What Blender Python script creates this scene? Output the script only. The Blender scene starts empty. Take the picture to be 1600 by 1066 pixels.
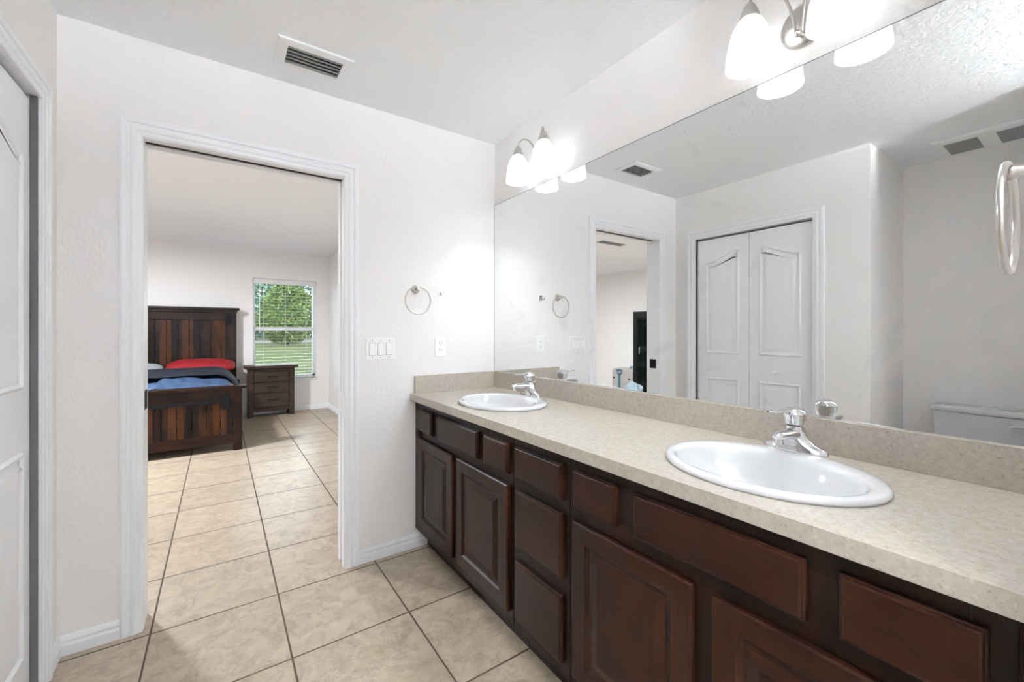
import bpy, bmesh, math, random
from mathutils import Vector, Matrix, noise
random.seed(7)
PI = math.pi
sc = bpy.context.scene
C = sc.collection

# ------------------------------------------------------------------ camera
cam_d = bpy.data.cameras.new('camera')
cam = bpy.data.objects.new('camera', cam_d); C.objects.link(cam)
cam_d.sensor_width = 36.0
cam_d.lens = 649.4 / 1600 * 36.0
cam_d.shift_x = (800 - 782.56) / 1600
cam_d.shift_y = (517.34 - 533) / 1600
cam_d.clip_start = 0.02; cam_d.clip_end = 500
cam.location = (-1.4736, -2.2495, 1.236)
cam.rotation_euler = (PI/2, 0, -math.radians(34.06))
sc.camera = cam

# ------------------------------------------------------------------ world, exposure
w = bpy.data.worlds.new('sky'); sc.world = w; w.use_nodes = True
nt = w.node_tree; nt.nodes.clear()
wo = nt.nodes.new('ShaderNodeOutputWorld'); bg = nt.nodes.new('ShaderNodeBackground')
tc = nt.nodes.new('ShaderNodeTexCoord'); sx = nt.nodes.new('ShaderNodeSeparateXYZ'); cr = nt.nodes.new('ShaderNodeValToRGB')
nt.links.new(tc.outputs['Generated'], sx.inputs[0]); nt.links.new(sx.outputs['Z'], cr.inputs[0])
cr.color_ramp.elements[0].position = 0.0; cr.color_ramp.elements[0].color = (0.95, 0.98, 1.0, 1)
cr.color_ramp.elements[1].position = 0.8; cr.color_ramp.elements[1].color = (0.62, 0.78, 1.0, 1)
nt.links.new(cr.outputs[0], bg.inputs['Color']); bg.inputs['Strength'].default_value = 2.35
nt.links.new(bg.outputs[0], wo.inputs[0])
vs = sc.view_settings
sc.display_settings.display_device = 'sRGB'
vs.view_transform = 'Standard'; vs.look = 'None'; vs.gamma = 1; vs.use_curve_mapping = False
vs.exposure = 1.73
sc.cycles.use_denoising = True
sc.cycles.max_bounces = 14; sc.cycles.diffuse_bounces = 8; sc.cycles.glossy_bounces = 6
sc.cycles.transmission_bounces = 8; sc.cycles.transparent_max_bounces = 12
sc.cycles.sample_clamp_indirect = 6
sc.cycles.blur_glossy = 0.6
LAMP_W = 4.4          # each vanity bulb
SHADE_GLOW = 0.06     # lit frosted glass of the vanity shades
FILL_BATH = 172.0      # unseen fill lamp added behind the camera
FILL_BED = 51.0       # unseen fill lamp added in the bedroom

# ------------------------------------------------------------------ materials
def mat(name):
    m = bpy.data.materials.new(name); m.use_nodes = True
    n = m.node_tree.nodes; b = n['Principled BSDF']
    return m, m.node_tree, b
def plain(name, col, rough=0.5, metal=0.0, bump=0, scale=40, spec=0.5, coat=0, var=0.0):
    m, t, b = mat(name)
    b.inputs['Base Color'].default_value = (*col, 1); b.inputs['Roughness'].default_value = rough
    b.inputs['Metallic'].default_value = metal; b.inputs['Specular IOR Level'].default_value = spec
    b.inputs['Coat Weight'].default_value = coat
    g = t.nodes.new('ShaderNodeNewGeometry')
    nz = t.nodes.new('ShaderNodeTexNoise'); nz.inputs['Scale'].default_value = scale; nz.inputs['Detail'].default_value = 4
    t.links.new(g.outputs['Position'], nz.inputs['Vector'])
    if var:
        mx = t.nodes.new('ShaderNodeMixRGB'); mx.inputs[1].default_value = (*[c*(1-var) for c in col], 1)
        mx.inputs[2].default_value = (*[min(1, c*(1+var)) for c in col], 1)
        t.links.new(nz.outputs['Fac'], mx.inputs[0]); t.links.new(mx.outputs[0], b.inputs['Base Color'])
    if bump:
        bp = t.nodes.new('ShaderNodeBump'); bp.inputs['Strength'].default_value = 1; bp.inputs['Distance'].default_value = bump
        t.links.new(nz.outputs['Fac'], bp.inputs['Height']); t.links.new(bp.outputs[0], b.inputs['Normal'])
    return m
def wallmat(name, col, dist=0.0016, scale=70):
    m, t, b = mat(name)
    b.inputs['Roughness'].default_value = 0.6; b.inputs['Specular IOR Level'].default_value = 0.25
    g = t.nodes.new('ShaderNodeNewGeometry')
    nz = t.nodes.new('ShaderNodeTexNoise'); nz.inputs['Scale'].default_value = scale; nz.inputs['Detail'].default_value = 3; nz.inputs['Distortion'].default_value = 0.6
    n2 = t.nodes.new('ShaderNodeTexNoise'); n2.inputs['Scale'].default_value = 1.3; n2.inputs['Detail'].default_value = 3
    rp = t.nodes.new('ShaderNodeValToRGB'); rp.color_ramp.elements[0].position = .42; rp.color_ramp.elements[1].position = .62
    mx = t.nodes.new('ShaderNodeMixRGB'); mx.inputs[1].default_value = (*[c*.97 for c in col], 1); mx.inputs[2].default_value = (*col, 1)
    bp = t.nodes.new('ShaderNodeBump'); bp.inputs['Distance'].default_value = dist; bp.inputs['Strength'].default_value = .9
    for q in (nz, n2): t.links.new(g.outputs['Position'], q.inputs['Vector'])
    t.links.new(nz.outputs['Fac'], rp.inputs[0]); t.links.new(rp.outputs[0], bp.inputs['Height'])
    t.links.new(n2.outputs['Fac'], mx.inputs[0]); t.links.new(mx.outputs[0], b.inputs['Base Color'])
    t.links.new(bp.outputs[0], b.inputs['Normal'])
    return m
def wood(name, dark, light, rough=.35, axis='Z', scale=3.0, plank=0, plank_axis='X', coat=0.0, streak=9.0, fine=60):
    m, t, b = mat(name)
    b.inputs['Roughness'].default_value = rough; b.inputs['Specular IOR Level'].default_value = .18
    g = t.nodes.new('ShaderNodeNewGeometry'); mp = t.nodes.new('ShaderNodeMapping')
    s = [scale*streak]*3; s['XYZ'.index(axis)] = scale
    mp.inputs['Scale'].default_value = s
    nz = t.nodes.new('ShaderNodeTexNoise'); nz.inputs['Scale'].default_value = 1; nz.inputs['Detail'].default_value = 6; nz.inputs['Distortion'].default_value = .8
    n2 = t.nodes.new('ShaderNodeTexNoise'); n2.inputs['Scale'].default_value = 5; n2.inputs['Detail'].default_value = 3
    t.links.new(g.outputs['Position'], mp.inputs[0])
    last = mp.outputs[0]
    t.links.new(last, nz.inputs['Vector']); t.links.new(g.outputs['Position'], n2.inputs['Vector'])
    ad = t.nodes.new('ShaderNodeMath'); ad.operation = 'ADD'; t.links.new(nz.outputs['Fac'], ad.inputs[0])
    m2 = t.nodes.new('ShaderNodeMath'); m2.operation = 'MULTIPLY_ADD'; m2.inputs[1].default_value = .7; m2.inputs[2].default_value = -.35
    t.links.new(n2.outputs['Fac'], m2.inputs[0]); t.links.new(m2.outputs[0], ad.inputs[1]); fac = ad.outputs[0]
    if plank:
        sp = t.nodes.new('ShaderNodeSeparateXYZ'); t.links.new(g.outputs['Position'], sp.inputs[0])
        dv = t.nodes.new('ShaderNodeMath'); dv.operation = 'DIVIDE'; dv.inputs[1].default_value = plank; t.links.new(sp.outputs[plank_axis], dv.inputs[0])
        fl = t.nodes.new('ShaderNodeMath'); fl.operation = 'FLOOR'; t.links.new(dv.outputs[0], fl.inputs[0])
        wn = t.nodes.new('ShaderNodeTexWhiteNoise'); wn.noise_dimensions = '1D'; t.links.new(fl.outputs[0], wn.inputs['W'])
        m3 = t.nodes.new('ShaderNodeMath'); m3.operation = 'MULTIPLY_ADD'; m3.inputs[1].default_value = .55; m3.inputs[2].default_value = -.28
        t.links.new(wn.outputs['Value'], m3.inputs[0])
        a2 = t.nodes.new('ShaderNodeMath'); a2.operation = 'ADD'; t.links.new(fac, a2.inputs[0]); t.links.new(m3.outputs[0], a2.inputs[1]); fac = a2.outputs[0]
    rp = t.nodes.new('ShaderNodeValToRGB')
    rp.color_ramp.elements[0].position = .28; rp.color_ramp.elements[0].color = (*dark, 1)
    rp.color_ramp.elements[1].position = .78; rp.color_ramp.elements[1].color = (*light, 1)
    t.links.new(fac, rp.inputs[0]); t.links.new(rp.outputs[0], b.inputs['Base Color'])
    bp = t.nodes.new('ShaderNodeBump'); bp.inputs['Distance'].default_value = .0006; t.links.new(nz.outputs['Fac'], bp.inputs['Height']); t.links.new(bp.outputs[0], b.inputs['Normal'])
    return m
def laminate(name, base, rough):
    m, t, b = mat(name)
    b.inputs['Roughness'].default_value = rough
    g = t.nodes.new('ShaderNodeNewGeometry')
    v = t.nodes.new('ShaderNodeTexNoise'); v.inputs['Scale'].default_value = 170; v.inputs['Detail'].default_value = 3
    v2 = t.nodes.new('ShaderNodeTexNoise'); v2.inputs['Scale'].default_value = 60; v2.inputs['Detail'].default_value = 5
    t.links.new(g.outputs['Position'], v.inputs['Vector']); t.links.new(g.outputs['Position'], v2.inputs['Vector'])
    rp = t.nodes.new('ShaderNodeValToRGB'); e = rp.color_ramp.elements
    e[0].position = .30; e[0].color = (*[c*.74 for c in base], 1)
    e[1].position = .40; e[1].color = (*base, 1)
    e2 = e.new(.62); e2.color = (*base, 1)
    e3 = e.new(.72); e3.color = (*[min(1, c*1.22) for c in base], 1)
    t.links.new(v.outputs['Fac'], rp.inputs[0])
    mx = t.nodes.new('ShaderNodeMixRGB'); mx.blend_type = 'MULTIPLY'; mx.inputs[0].default_value = .5
    r2 = t.nodes.new('ShaderNodeValToRGB'); r2.color_ramp.elements[0].position = .35; r2.color_ramp.elements[0].color = (.8, .8, .78, 1); r2.color_ramp.elements[1].position = .6
    t.links.new(v2.outputs['Fac'], r2.inputs[0]); t.links.new(rp.outputs[0], mx.inputs[1]); t.links.new(r2.outputs[0], mx.inputs[2])
    t.links.new(mx.outputs[0], b.inputs['Base Color'])
    return m
TILE = 0.4623; TX0 = -1.2465; TY0 = -0.047
def tilemat():
    m, t, b = mat('ceramic floor tile')
    N = t.nodes.new; L = t.links.new
    def math_(op, a, bb=None, c=None):
        n = N('ShaderNodeMath'); n.operation = op
        for i, v in enumerate((a, bb, c)):
            if v is None: continue
            if isinstance(v, (int, float)): n.inputs[i].default_value = v
            else: L(v, n.inputs[i])
        return n.outputs[0]
    g = N('ShaderNodeNewGeometry'); sp = N('ShaderNodeSeparateXYZ'); L(g.outputs['Position'], sp.inputs[0])
    u = math_('DIVIDE', math_('SUBTRACT', sp.outputs[0], TX0), TILE); v = math_('DIVIDE', math_('SUBTRACT', sp.outputs[1], TY0), TILE)
    fu, fv = math_('FLOOR', u), math_('FLOOR', v)
    ru, rv = math_('SUBTRACT', u, fu), math_('SUBTRACT', v, fv)
    du = math_('MINIMUM', ru, math_('SUBTRACT', 1.0, ru)); dv = math_('MINIMUM', rv, math_('SUBTRACT', 1.0, rv))
    d = math_('MINIMUM', du, dv)
    mr = N('ShaderNodeMapRange'); mr.inputs['From Min'].default_value = .0055; mr.inputs['From Max'].default_value = .0095; L(d, mr.inputs['Value'])
    mask = mr.outputs[0]
    cb = N('ShaderNodeCombineXYZ'); L(fu, cb.inputs[0]); L(fv, cb.inputs[1])
    wn = N('ShaderNodeTexWhiteNoise'); L(cb.outputs[0], wn.inputs['Vector'])
    vm = N('ShaderNodeVectorMath'); vm.operation = 'MULTIPLY_ADD'; L(wn.outputs['Color'], vm.inputs[0]); vm.inputs[1].default_value = (7, 7, 7); L(g.outputs['Position'], vm.inputs[2])
    nz = N('ShaderNodeTexNoise'); nz.inputs['Scale'].default_value = 11; nz.inputs['Detail'].default_value = 10; nz.inputs['Roughness'].default_value = .68; nz.inputs['Distortion'].default_value = .9
    L(vm.outputs[0], nz.inputs['Vector'])
    rp = N('ShaderNodeValToRGB'); e = rp.color_ramp.elements
    e[0].position = .34; e[0].color = (.315, .250, .180, 1); e[1].position = .66; e[1].color = (.435, .360, .278, 1)
    L(nz.outputs['Fac'], rp.inputs[0])
    mv = N('ShaderNodeMixRGB'); mv.blend_type = 'MULTIPLY'; mv.inputs[0].default_value = 1
    vv = N('ShaderNodeMapRange'); vv.inputs['To Min'].default_value = .98; vv.inputs['To Max'].default_value = 1.12; L(wn.outputs['Value'], vv.inputs['Value'])
    nv = N('ShaderNodeTexNoise'); nv.inputs['Scale'].default_value = 5.5; nv.inputs['Detail'].default_value = 7; nv.inputs['Roughness'].default_value = .7; nv.inputs['Distortion'].default_value = .5
    L(vm.outputs[0], nv.inputs['Vector'])
    ab = math_('ABSOLUTE', math_('SUBTRACT', nv.outputs['Fac'], .5))
    vr = N('ShaderNodeMapRange'); vr.inputs['From Min'].default_value = .0; vr.inputs['From Max'].default_value = .022; vr.inputs['To Min'].default_value = .76; vr.inputs['To Max'].default_value = 1.0; L(ab, vr.inputs['Value'])
    mvv = math_('MULTIPLY', vv.outputs[0], vr.outputs[0])
    L(rp.outputs[0], mv.inputs[1]); L(mvv, mv.inputs[2])
    mx = N('ShaderNodeMixRGB'); mx.inputs[1].default_value = (.06, .038, .022, 1); L(mask, mx.inputs[0]); L(mv.outputs[0], mx.inputs[2])
    L(mx.outputs[0], b.inputs['Base Color'])
    rr = N('ShaderNodeMapRange'); rr.inputs['To Min'].default_value = .85; rr.inputs['To Max'].default_value = .33; L(mask, rr.inputs['Value']); L(rr.outputs[0], b.inputs['Roughness'])
    b.inputs['Specular IOR Level'].default_value = .55
    bp = N('ShaderNodeBump'); bp.inputs['Distance'].default_value = .0015; L(mask, bp.inputs['Height'])
    b2 = N('ShaderNodeBump'); b2.inputs['Distance'].default_value = .0006; b2.inputs['Strength'].default_value = .5; L(nz.outputs['Fac'], b2.inputs['Height']); L(bp.outputs[0], b2.inputs['Normal'])
    L(b2.outputs[0], b.inputs['Normal'])
    return m
def emis(name, col, strength, base=(.8, .8, .8), rough=.4):
    m, t, b = mat(name)
    b.inputs['Base Color'].default_value = (*base, 1); b.inputs['Roughness'].default_value = rough
    b.inputs['Emission Color'].default_value = (*col, 1); b.inputs['Emission Strength'].default_value = strength
    return m
def shademat():
    m, t, b = mat('frosted opal glass')
    n = t.nodes; L = t.links.new
    out = [x for x in n if x.type == 'OUTPUT_MATERIAL'][0]
    n.remove(b)
    tr = n.new('ShaderNodeBsdfTranslucent'); tr.inputs[0].default_value = (1, .985, .96, 1)
    df = n.new('ShaderNodeBsdfDiffuse'); df.inputs[0].default_value = (.92, .91, .90, 1)
    gl = n.new('ShaderNodeBsdfGlossy'); gl.inputs['Roughness'].default_value = .2
    m1 = n.new('ShaderNodeMixShader'); m1.inputs[0].default_value = .03; L(df.outputs[0], m1.inputs[1]); L(tr.outputs[0], m1.inputs[2])
    fr = n.new('ShaderNodeFresnel'); m2 = n.new('ShaderNodeMixShader'); L(fr.outputs[0], m2.inputs[0]); L(m1.outputs[0], m2.inputs[1]); L(gl.outputs[0], m2.inputs[2])
    em = n.new('ShaderNodeEmission'); em.inputs[0].default_value = (.94, .965, 1, 1); em.inputs[1].default_value = SHADE_GLOW
    ad = n.new('ShaderNodeAddShader'); L(m2.outputs[0], ad.inputs[0]); L(em.outputs[0], ad.inputs[1]); L(ad.outputs[0], out.inputs[0])
    return m
def mirrormat():
    m, t, b = mat('silvered mirror glass')
    n = t.nodes; L = t.links.new
    out = [x for x in n if x.type == 'OUTPUT_MATERIAL'][0]; n.remove(b)
    gl = n.new('ShaderNodeBsdfGlossy'); gl.inputs['Roughness'].default_value = 0.0; gl.inputs[0].default_value = (.86, .87, .87, 1)
    df = n.new('ShaderNodeBsdfDiffuse'); df.inputs[0].default_value = (.75, .76, .77, 1)
    g = n.new('ShaderNodeNewGeometry')
    nz = n.new('ShaderNodeTexNoise'); nz.inputs['Scale'].default_value = 3.2; nz.inputs['Detail'].default_value = 5; nz.inputs['Distortion'].default_value = 2.2
    rp = n.new('ShaderNodeValToRGB'); rp.color_ramp.elements[0].position = .60; rp.color_ramp.elements[0].color = (.0, .0, .0, 1); rp.color_ramp.elements[1].position = .82; rp.color_ramp.elements[1].color = (.16, .16, .16, 1)
    vo = n.new('ShaderNodeTexVoronoi'); vo.inputs['Scale'].default_value = 16
    r2 = n.new('ShaderNodeValToRGB'); r2.color_ramp.elements[0].position = .03; r2.color_ramp.elements[0].color = (.28, .28, .28, 1); r2.color_ramp.elements[1].position = .065; r2.color_ramp.elements[1].color = (0, 0, 0, 1)
    n3 = n.new('ShaderNodeTexNoise'); n3.inputs['Scale'].default_value = 2.3
    r3 = n.new('ShaderNodeValToRGB'); r3.color_ramp.elements[0].position = .56; r3.color_ramp.elements[1].position = .66
    for q in (nz, vo, n3): L(g.outputs['Position'], q.inputs['Vector'])
    L(nz.outputs['Fac'], rp.inputs[0]); L(vo.outputs['Distance'], r2.inputs[0]); L(n3.outputs['Fac'], r3.inputs[0])
    mu = n.new('ShaderNodeMath'); mu.operation = 'MULTIPLY'; L(r2.outputs[0], mu.inputs[0]); L(r3.outputs[0], mu.inputs[1])
    ad = n.new('ShaderNodeMath'); ad.operation = 'ADD'; L(rp.outputs[0], ad.inputs[0]); L(mu.outputs[0], ad.inputs[1])
    mx = n.new('ShaderNodeMixShader'); L(ad.outputs[0], mx.inputs[0]); L(gl.outputs[0], mx.inputs[1]); L(df.outputs[0], mx.inputs[2])
    L(mx.outputs[0], out.inputs[0])
    return m
def glassmat():
    m, t, b = mat('window glass')
    n = t.nodes; L = t.links.new
    out = [x for x in n if x.type == 'OUTPUT_MATERIAL'][0]; n.remove(b)
    tr = n.new('ShaderNodeBsdfTransparent'); tr.inputs[0].default_value = (.93, .96, .95, 1)
    gl = n.new('ShaderNodeBsdfGlossy'); gl.inputs['Roughness'].default_value = 0
    fr = n.new('ShaderNodeFresnel'); fr.inputs[0].default_value = 1.45
    mx = n.new('ShaderNodeMixShader'); L(fr.outputs[0], mx.inputs[0]); L(tr.outputs[0], mx.inputs[1]); L(gl.outputs[0], mx.inputs[2]); L(mx.outputs[0], out.inputs[0])
    return m
def leafmat(name, c1, c2):
    m, t, b = mat(name)
    g = t.nodes.new('ShaderNodeNewGeometry'); nz = t.nodes.new('ShaderNodeTexNoise'); nz.inputs['Scale'].default_value = 1.1; nz.inputs['Detail'].default_value = 5
    t.links.new(g.outputs['Position'], nz.inputs['Vector'])
    rp = t.nodes.new('ShaderNodeValToRGB'); rp.color_ramp.elements[0].position = .35; rp.color_ramp.elements[0].color = (*c1, 1); rp.color_ramp.elements[1].position = .65; rp.color_ramp.elements[1].color = (*c2, 1)
    t.links.new(nz.outputs['Fac'], rp.inputs[0]); t.links.new(rp.outputs[0], b.inputs['Base Color']); b.inputs['Roughness'].default_value = .9; b.inputs['Specular IOR Level'].default_value = .05
    return m

MW = wallmat('cream painted wall', (.86, .842, .83), .0005)
MCEIL = wallmat('white knockdown ceiling', (.90, .912, .93), .0010, 45)
MTRIM = plain('white gloss trim paint', (.86, .87, .89), .35, bump=.0002, scale=25)
MDOOR = plain('white door paint', (.87, .88, .90), .4)
MDARK = plain('dark gap shade', (.015, .014, .013), .8)
MTILE = tilemat()
MCAB = wood('espresso stained cabinet wood', (.0075, .0019, .0007), (.020, .0058, .0021), .36, 'Z', 3.5, streak=5)
MCABH = wood('espresso stained wood side grain', (.0075, .0019, .0007), (.020, .0058, .0021), .36, 'Y', 3.5, streak=5)
MCABF = wood('espresso face frame wood', (.005, .0017, .0009), (.014, .0046, .0022), .4, 'Z', 3.5, streak=5)
MLAM = laminate('speckled beige laminate', (.425, .38, .33), .26)
MPORC = plain('white vitreous porcelain', (.62, .62, .625), .08, coat=.5)
MCHROME = plain('polished chrome', (.70, .70, .71), .06, 1.0)
MNICK = plain('brushed nickel', (.58, .56, .53), .28, 1.0)
MPLAST = plain('white switch plastic', (.90, .90, .89), .35)
MSLOT = plain('dark socket slot', (.03, .03, .03), .6)
MSHADE = shademat()
MBULB = emis('lit bulb', (1, .95, .88), 3)
MDOME = emis('fill dome glass', (1, .96, .9), 1.5)  # glow of the added bedroom fill lamp
MMIR = mirrormat()
MMIRE = plain('mirror edge', (.10, .10, .10), .3)
MGLASS = glassmat()
MGAPSHADE = plain('grey gap shade', (.10, .10, .10), .8)  # grey that stands for shade in the closet door gap
MVINYL = plain('white window vinyl', (.86, .87, .88), .35)
MSLAT = plain('white blind slat', (.80, .81, .82), .45)
MCORD = plain('blind cord', (.75, .75, .74), .8)
MBED = wood('reclaimed brown plank wood', (.0045, .0011, .0003), (.066, .021, .005), .42, 'Z', 2.2, plank=.118, plank_axis='X', streak=12)
MBEDH = wood('dark brown rail wood', (.006, .0020, .0009), (.025, .0085, .0035), .36, 'X', 2.2, streak=12)
MNIGHT = wood('grey brown nightstand wood', (.030, .0185, .0135), (.070, .044, .032), .42, 'X', 4, streak=10)
MIRON = plain('black iron', (.006, .007, .009), .65, spec=.15)
MNAVY = plain('navy duvet cotton', (.0035, .007, .016), .75, bump=.002, scale=30, var=.25)
MBLUE = plain('blue duvet cotton', (.022, .052, .115), .7, bump=.002, scale=30, var=.3)
MRED = plain('red cotton', (.26, .002, .008), .75, bump=.002, scale=25, var=.2)
MGREY = plain('pale grey pillow cotton', (.30, .32, .34), .8, bump=.002, scale=40, var=.1)
MMATT = plain('white mattress ticking', (.7, .7, .7), .8)
MBLK = plain('black lacquer', (.010, .012, .012), .25)
MBLK2 = plain('dark tinted glass', (.004, .008, .007), .06)
MCASE = plain('silver grey suitcase shell', (.42, .40, .38), .35, var=.12, scale=12)
MTEAL = plain('teal blue plastic', (.06, .17, .26), .35)
MCLOTH = plain('grey blue cloth', (.30, .38, .44), .85, bump=.004, scale=25, var=.35)
MWHITEC = plain('off white cloth', (.62, .61, .58), .85, bump=.003, scale=25, var=.15)
MVENT = plain('white vent metal', (.86, .87, .88), .45)
MVENTS = plain('galvanised louvre', (.30, .30, .30), .45, .3)
MDUST = plain('dusty grey fan grille', (.34, .34, .34), .9, var=.6, scale=180)
MGRASS = leafmat('lawn grass', (.036, .044, .008), (.062, .068, .015))
MROAD = plain('pale gravel road', (.10, .085, .072), .95, var=.3, scale=1.5, spec=.05)
MLEAF1 = leafmat('bright green foliage', (.065, .105, .024), (.22, .28, .08))
MLEAF2 = leafmat('blue green foliage', (.06, .12, .075), (.19, .28, .19))
MBARK = plain('brown bark', (.06, .04, .025), .9, var=.3, scale=8)

# ------------------------------------------------------------------ mesh helpers
def box(bm, x0, y0, z0, x1, y1, z1):
    x0, x1 = min(x0, x1), max(x0, x1); y0, y1 = min(y0, y1), max(y0, y1); z0, z1 = min(z0, z1), max(z0, z1)
    v = [bm.verts.new(p) for p in ((x0,y0,z0),(x1,y0,z0),(x1,y1,z0),(x0,y1,z0),(x0,y0,z1),(x1,y0,z1),(x1,y1,z1),(x0,y1,z1))]
    for f in ((0,3,2,1),(4,5,6,7),(0,1,5,4),(1,2,6,5),(2,3,7,6),(3,0,4,7)): bm.faces.new([v[i] for i in f])
def loft(bm, rings, cap0=True, cap1=True, close=True):
    R = [[bm.verts.new(p) for p in r] for r in rings]
    n = len(R[0])
    for a, b in zip(R[:-1], R[1:]):
        for i in range(n if close else n-1):
            j = (i+1) % n
            bm.faces.new((a[i], a[j], b[j], b[i]))
    if cap0: bm.faces.new(list(reversed(R[0])))
    if cap1: bm.faces.new(R[-1])
    return R
def frame_of(d):
    d = Vector(d).normalized(); a = Vector((0, 0, 1)) if abs(d.z) < .9 else Vector((1, 0, 0))
    u = d.cross(a).normalized(); return d, u, d.cross(u).normalized()
def circ(c, r, d, n=16, r2=None):
    d, u, v = frame_of(d); c = Vector(c); r2 = r2 or r
    return [c + u*(r*math.cos(2*PI*i/n)) + v*(r2*math.sin(2*PI*i/n)) for i in range(n)]
def smooth_path(pts, k=5):
    P = [Vector(p) for p in pts]; P = [P[0]*2-P[1]] + P + [P[-1]*2-P[-2]]; out = []
    for i in range(1, len(P)-2):
        a, b, c, d = P[i-1:i+3]
        for j in range(k):
            t = j/k
            out.append(.5*((2*b) + (c-a)*t + (2*a-5*b+4*c-d)*t*t + (3*b-a-3*c+d)*t**3))
    return out + [P[-2]]
def tube(bm, pts, r, n=12, closed=False):
    pts = [Vector(p) for p in pts]; m = len(pts); rr = r if isinstance(r, (list, tuple)) else [r]*m
    rings = []; pu = None
    for i, p in enumerate(pts):
        if closed: d = pts[(i+1) % m] - pts[i-1]
        else: d = pts[min(i+1, m-1)] - pts[max(i-1, 0)]
        d.normalize()
        if pu is None: _, u, _ = frame_of(d)
        else: u = (pu - d*pu.dot(d)).normalized()
        pu = u; v = d.cross(u)
        rings.append([p + u*(rr[i]*math.cos(2*PI*k/n)) + v*(rr[i]*math.sin(2*PI*k/n)) for k in range(n)])
    if closed:
        R = [[bm.verts.new(q) for q in g] for g in rings]
        for i in range(m):
            a, b = R[i], R[(i+1) % m]
            for k in range(n): bm.faces.new((a[k], a[(k+1) % n], b[(k+1) % n], b[k]))
    else: loft(bm, rings)
def lathe(bm, prof, c, n=32, axis='Z', cap0=False, cap1=False, sx=1, sy=1):
    c = Vector(c); rings = []
    for r, h in prof:
        g = []
        for i in range(n):
            a = 2*PI*i/n; x, y = sx*r*math.cos(a), sy*r*math.sin(a)
            g.append(c + (Vector((x, y, h)) if axis == 'Z' else Vector((h, x, y)) if axis == 'X' else Vector((x, h, y))))
        rings.append(g)
    loft(bm, rings, cap0, cap1)
def obj(name, bm, m, parent=None, bevel=0, smooth=False, seg=2, kind=None):
    bmesh.ops.recalc_face_normals(bm, faces=bm.faces)
    if parent is not None:
        mw = Matrix.Identity(4); q = parent; off = Vector((0, 0, 0))
        while q is not None: off += q.location; q = q.parent
        bmesh.ops.translate(bm, verts=bm.verts, vec=-off)
    me = bpy.data.meshes.new(name); bm.to_mesh(me); bm.free()
    me.materials.append(m)
    o = bpy.data.objects.new(name, me); C.objects.link(o)
    if parent is not None: o.parent = parent
    if smooth:
        for p in me.polygons: p.use_smooth = True
        try:
            me.set_sharp_from_angle(angle=math.radians(smooth if smooth is not True else 40))
        except Exception: pass
    if bevel:
        b = o.modifiers.new('bevel', 'BEVEL'); b.width = bevel; b.segments = seg; b.limit_method = 'ANGLE'; b.angle_limit = math.radians(40)
    if kind: o['kind'] = kind
    return o
def tag(o, label, cat, group=None):
    o['label'] = label; o['category'] = cat
    if group: o['group'] = group
    return o
def thing(name, label, cat, loc=(0, 0, 0), group=None):
    o = bpy.data.objects.new(name, None); C.objects.link(o); o.location = loc
    return tag(o, label, cat, group)
def struct_root(name, loc=(0, 0, 0)):
    o = bpy.data.objects.new(name, None); C.objects.link(o); o.location = loc; o['kind'] = 'structure'; return o
def bx(name, b, m, parent=None, bevel=0, kind=None, smooth=False, seg=2):
    bm = bmesh.new(); box(bm, *b); return obj(name, bm, m, parent, bevel, smooth, seg, kind)
def boxes(name, bs, m, parent=None, bevel=0, kind=None):
    bm = bmesh.new()
    for b in bs: box(bm, *b)
    return obj(name, bm, m, parent, bevel, kind=kind)
def dup(root, dx, label, group=None):
    def cp(o, par):
        c = o.copy(); C.objects.link(c); c.parent = par
        for ch in list(o.children): cp(ch, c)
        return c
    r = cp(root, None); r.location = Vector(root.location) + Vector(dx); r['label'] = label
    if group: r['group'] = group
    return r
S = 'structure'
H = 2.44

# ------------------------------------------------------------------ room shell
bx('floor', (-5.52, -3.72, -.10, .12, 5.2, 0), MTILE, kind=S)
bx('ceiling', (-5.52, -3.72, H, .12, 4.99, H+.12), MCEIL, kind=S)
DX0, DX1, DZ = -1.753, -.898, 2.053        # rough opening of the pocket door
boxes('wall_back', [(-5.52, 0, 0, DX0, .12, H), (DX1, 0, 0, .12, .12, H), (DX0, 0, DZ, DX1, .12, H)], MW, kind=S)
bx('wall_right', (0, -3.6, 0, .12, 0, H), MW, kind=S)
CY0, CY1, CZ = -1.062, -.187, 2.035        # closet opening
boxes('wall_left', [(-2.105, -.187, 0, -1.985, 0, H), (-2.105, -1.25, 0, -1.985, -1.062, H), (-2.105, -1.062, CZ, -1.985, -.187, H)], MW, kind=S)
bx('wall_alcove_side', (-2.72, -1.37, 0, -1.985, -1.25, H), MW, kind=S)
bx('gap_shade', (-2.0052, -.1992, 0, -1.9875, -.1896, CZ-.003), MGAPSHADE, kind=S)  # grey strip painting the shade of the gap beside the closet door
bx('alcove_light_block', (-2.72, -2.33, 0, -1.70, -2.21, H), MW, kind=S)  # unseen wall added to keep the fill lamp's light out of the alcove
bx('wall_alcove_back', (-2.84, -3.72, 0, -2.72, 0, H), MW, kind=S)
bx('wall_rear', (-2.72, -3.72, 0, .12, -3.6, H), MW, kind=S)
bx('wall_end', (-.62, -2.325, 0, 0, -2.205, H), MW, kind=S)
bx('wall_bedroom_right', (-.02, .12, 0, .12, 4.99, H), MW, kind=S)
bx('wall_bedroom_left', (-5.52, .12, 0, -5.4, 4.99, H), MW, kind=S)
WX0, WX1, WZ0, WZ1 = -1.07, -.205, .50, 2.02
FY = 4.87
boxes('wall_bedroom_far', [(-5.4, FY, 0, WX0, FY+.14, H), (WX1, FY, 0, -.02, FY+.14, H), (WX0, FY, 0, WX1, FY+.14, WZ0), (WX0, FY, WZ1, WX1, FY+.14, H)], MW, kind=S)

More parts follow.
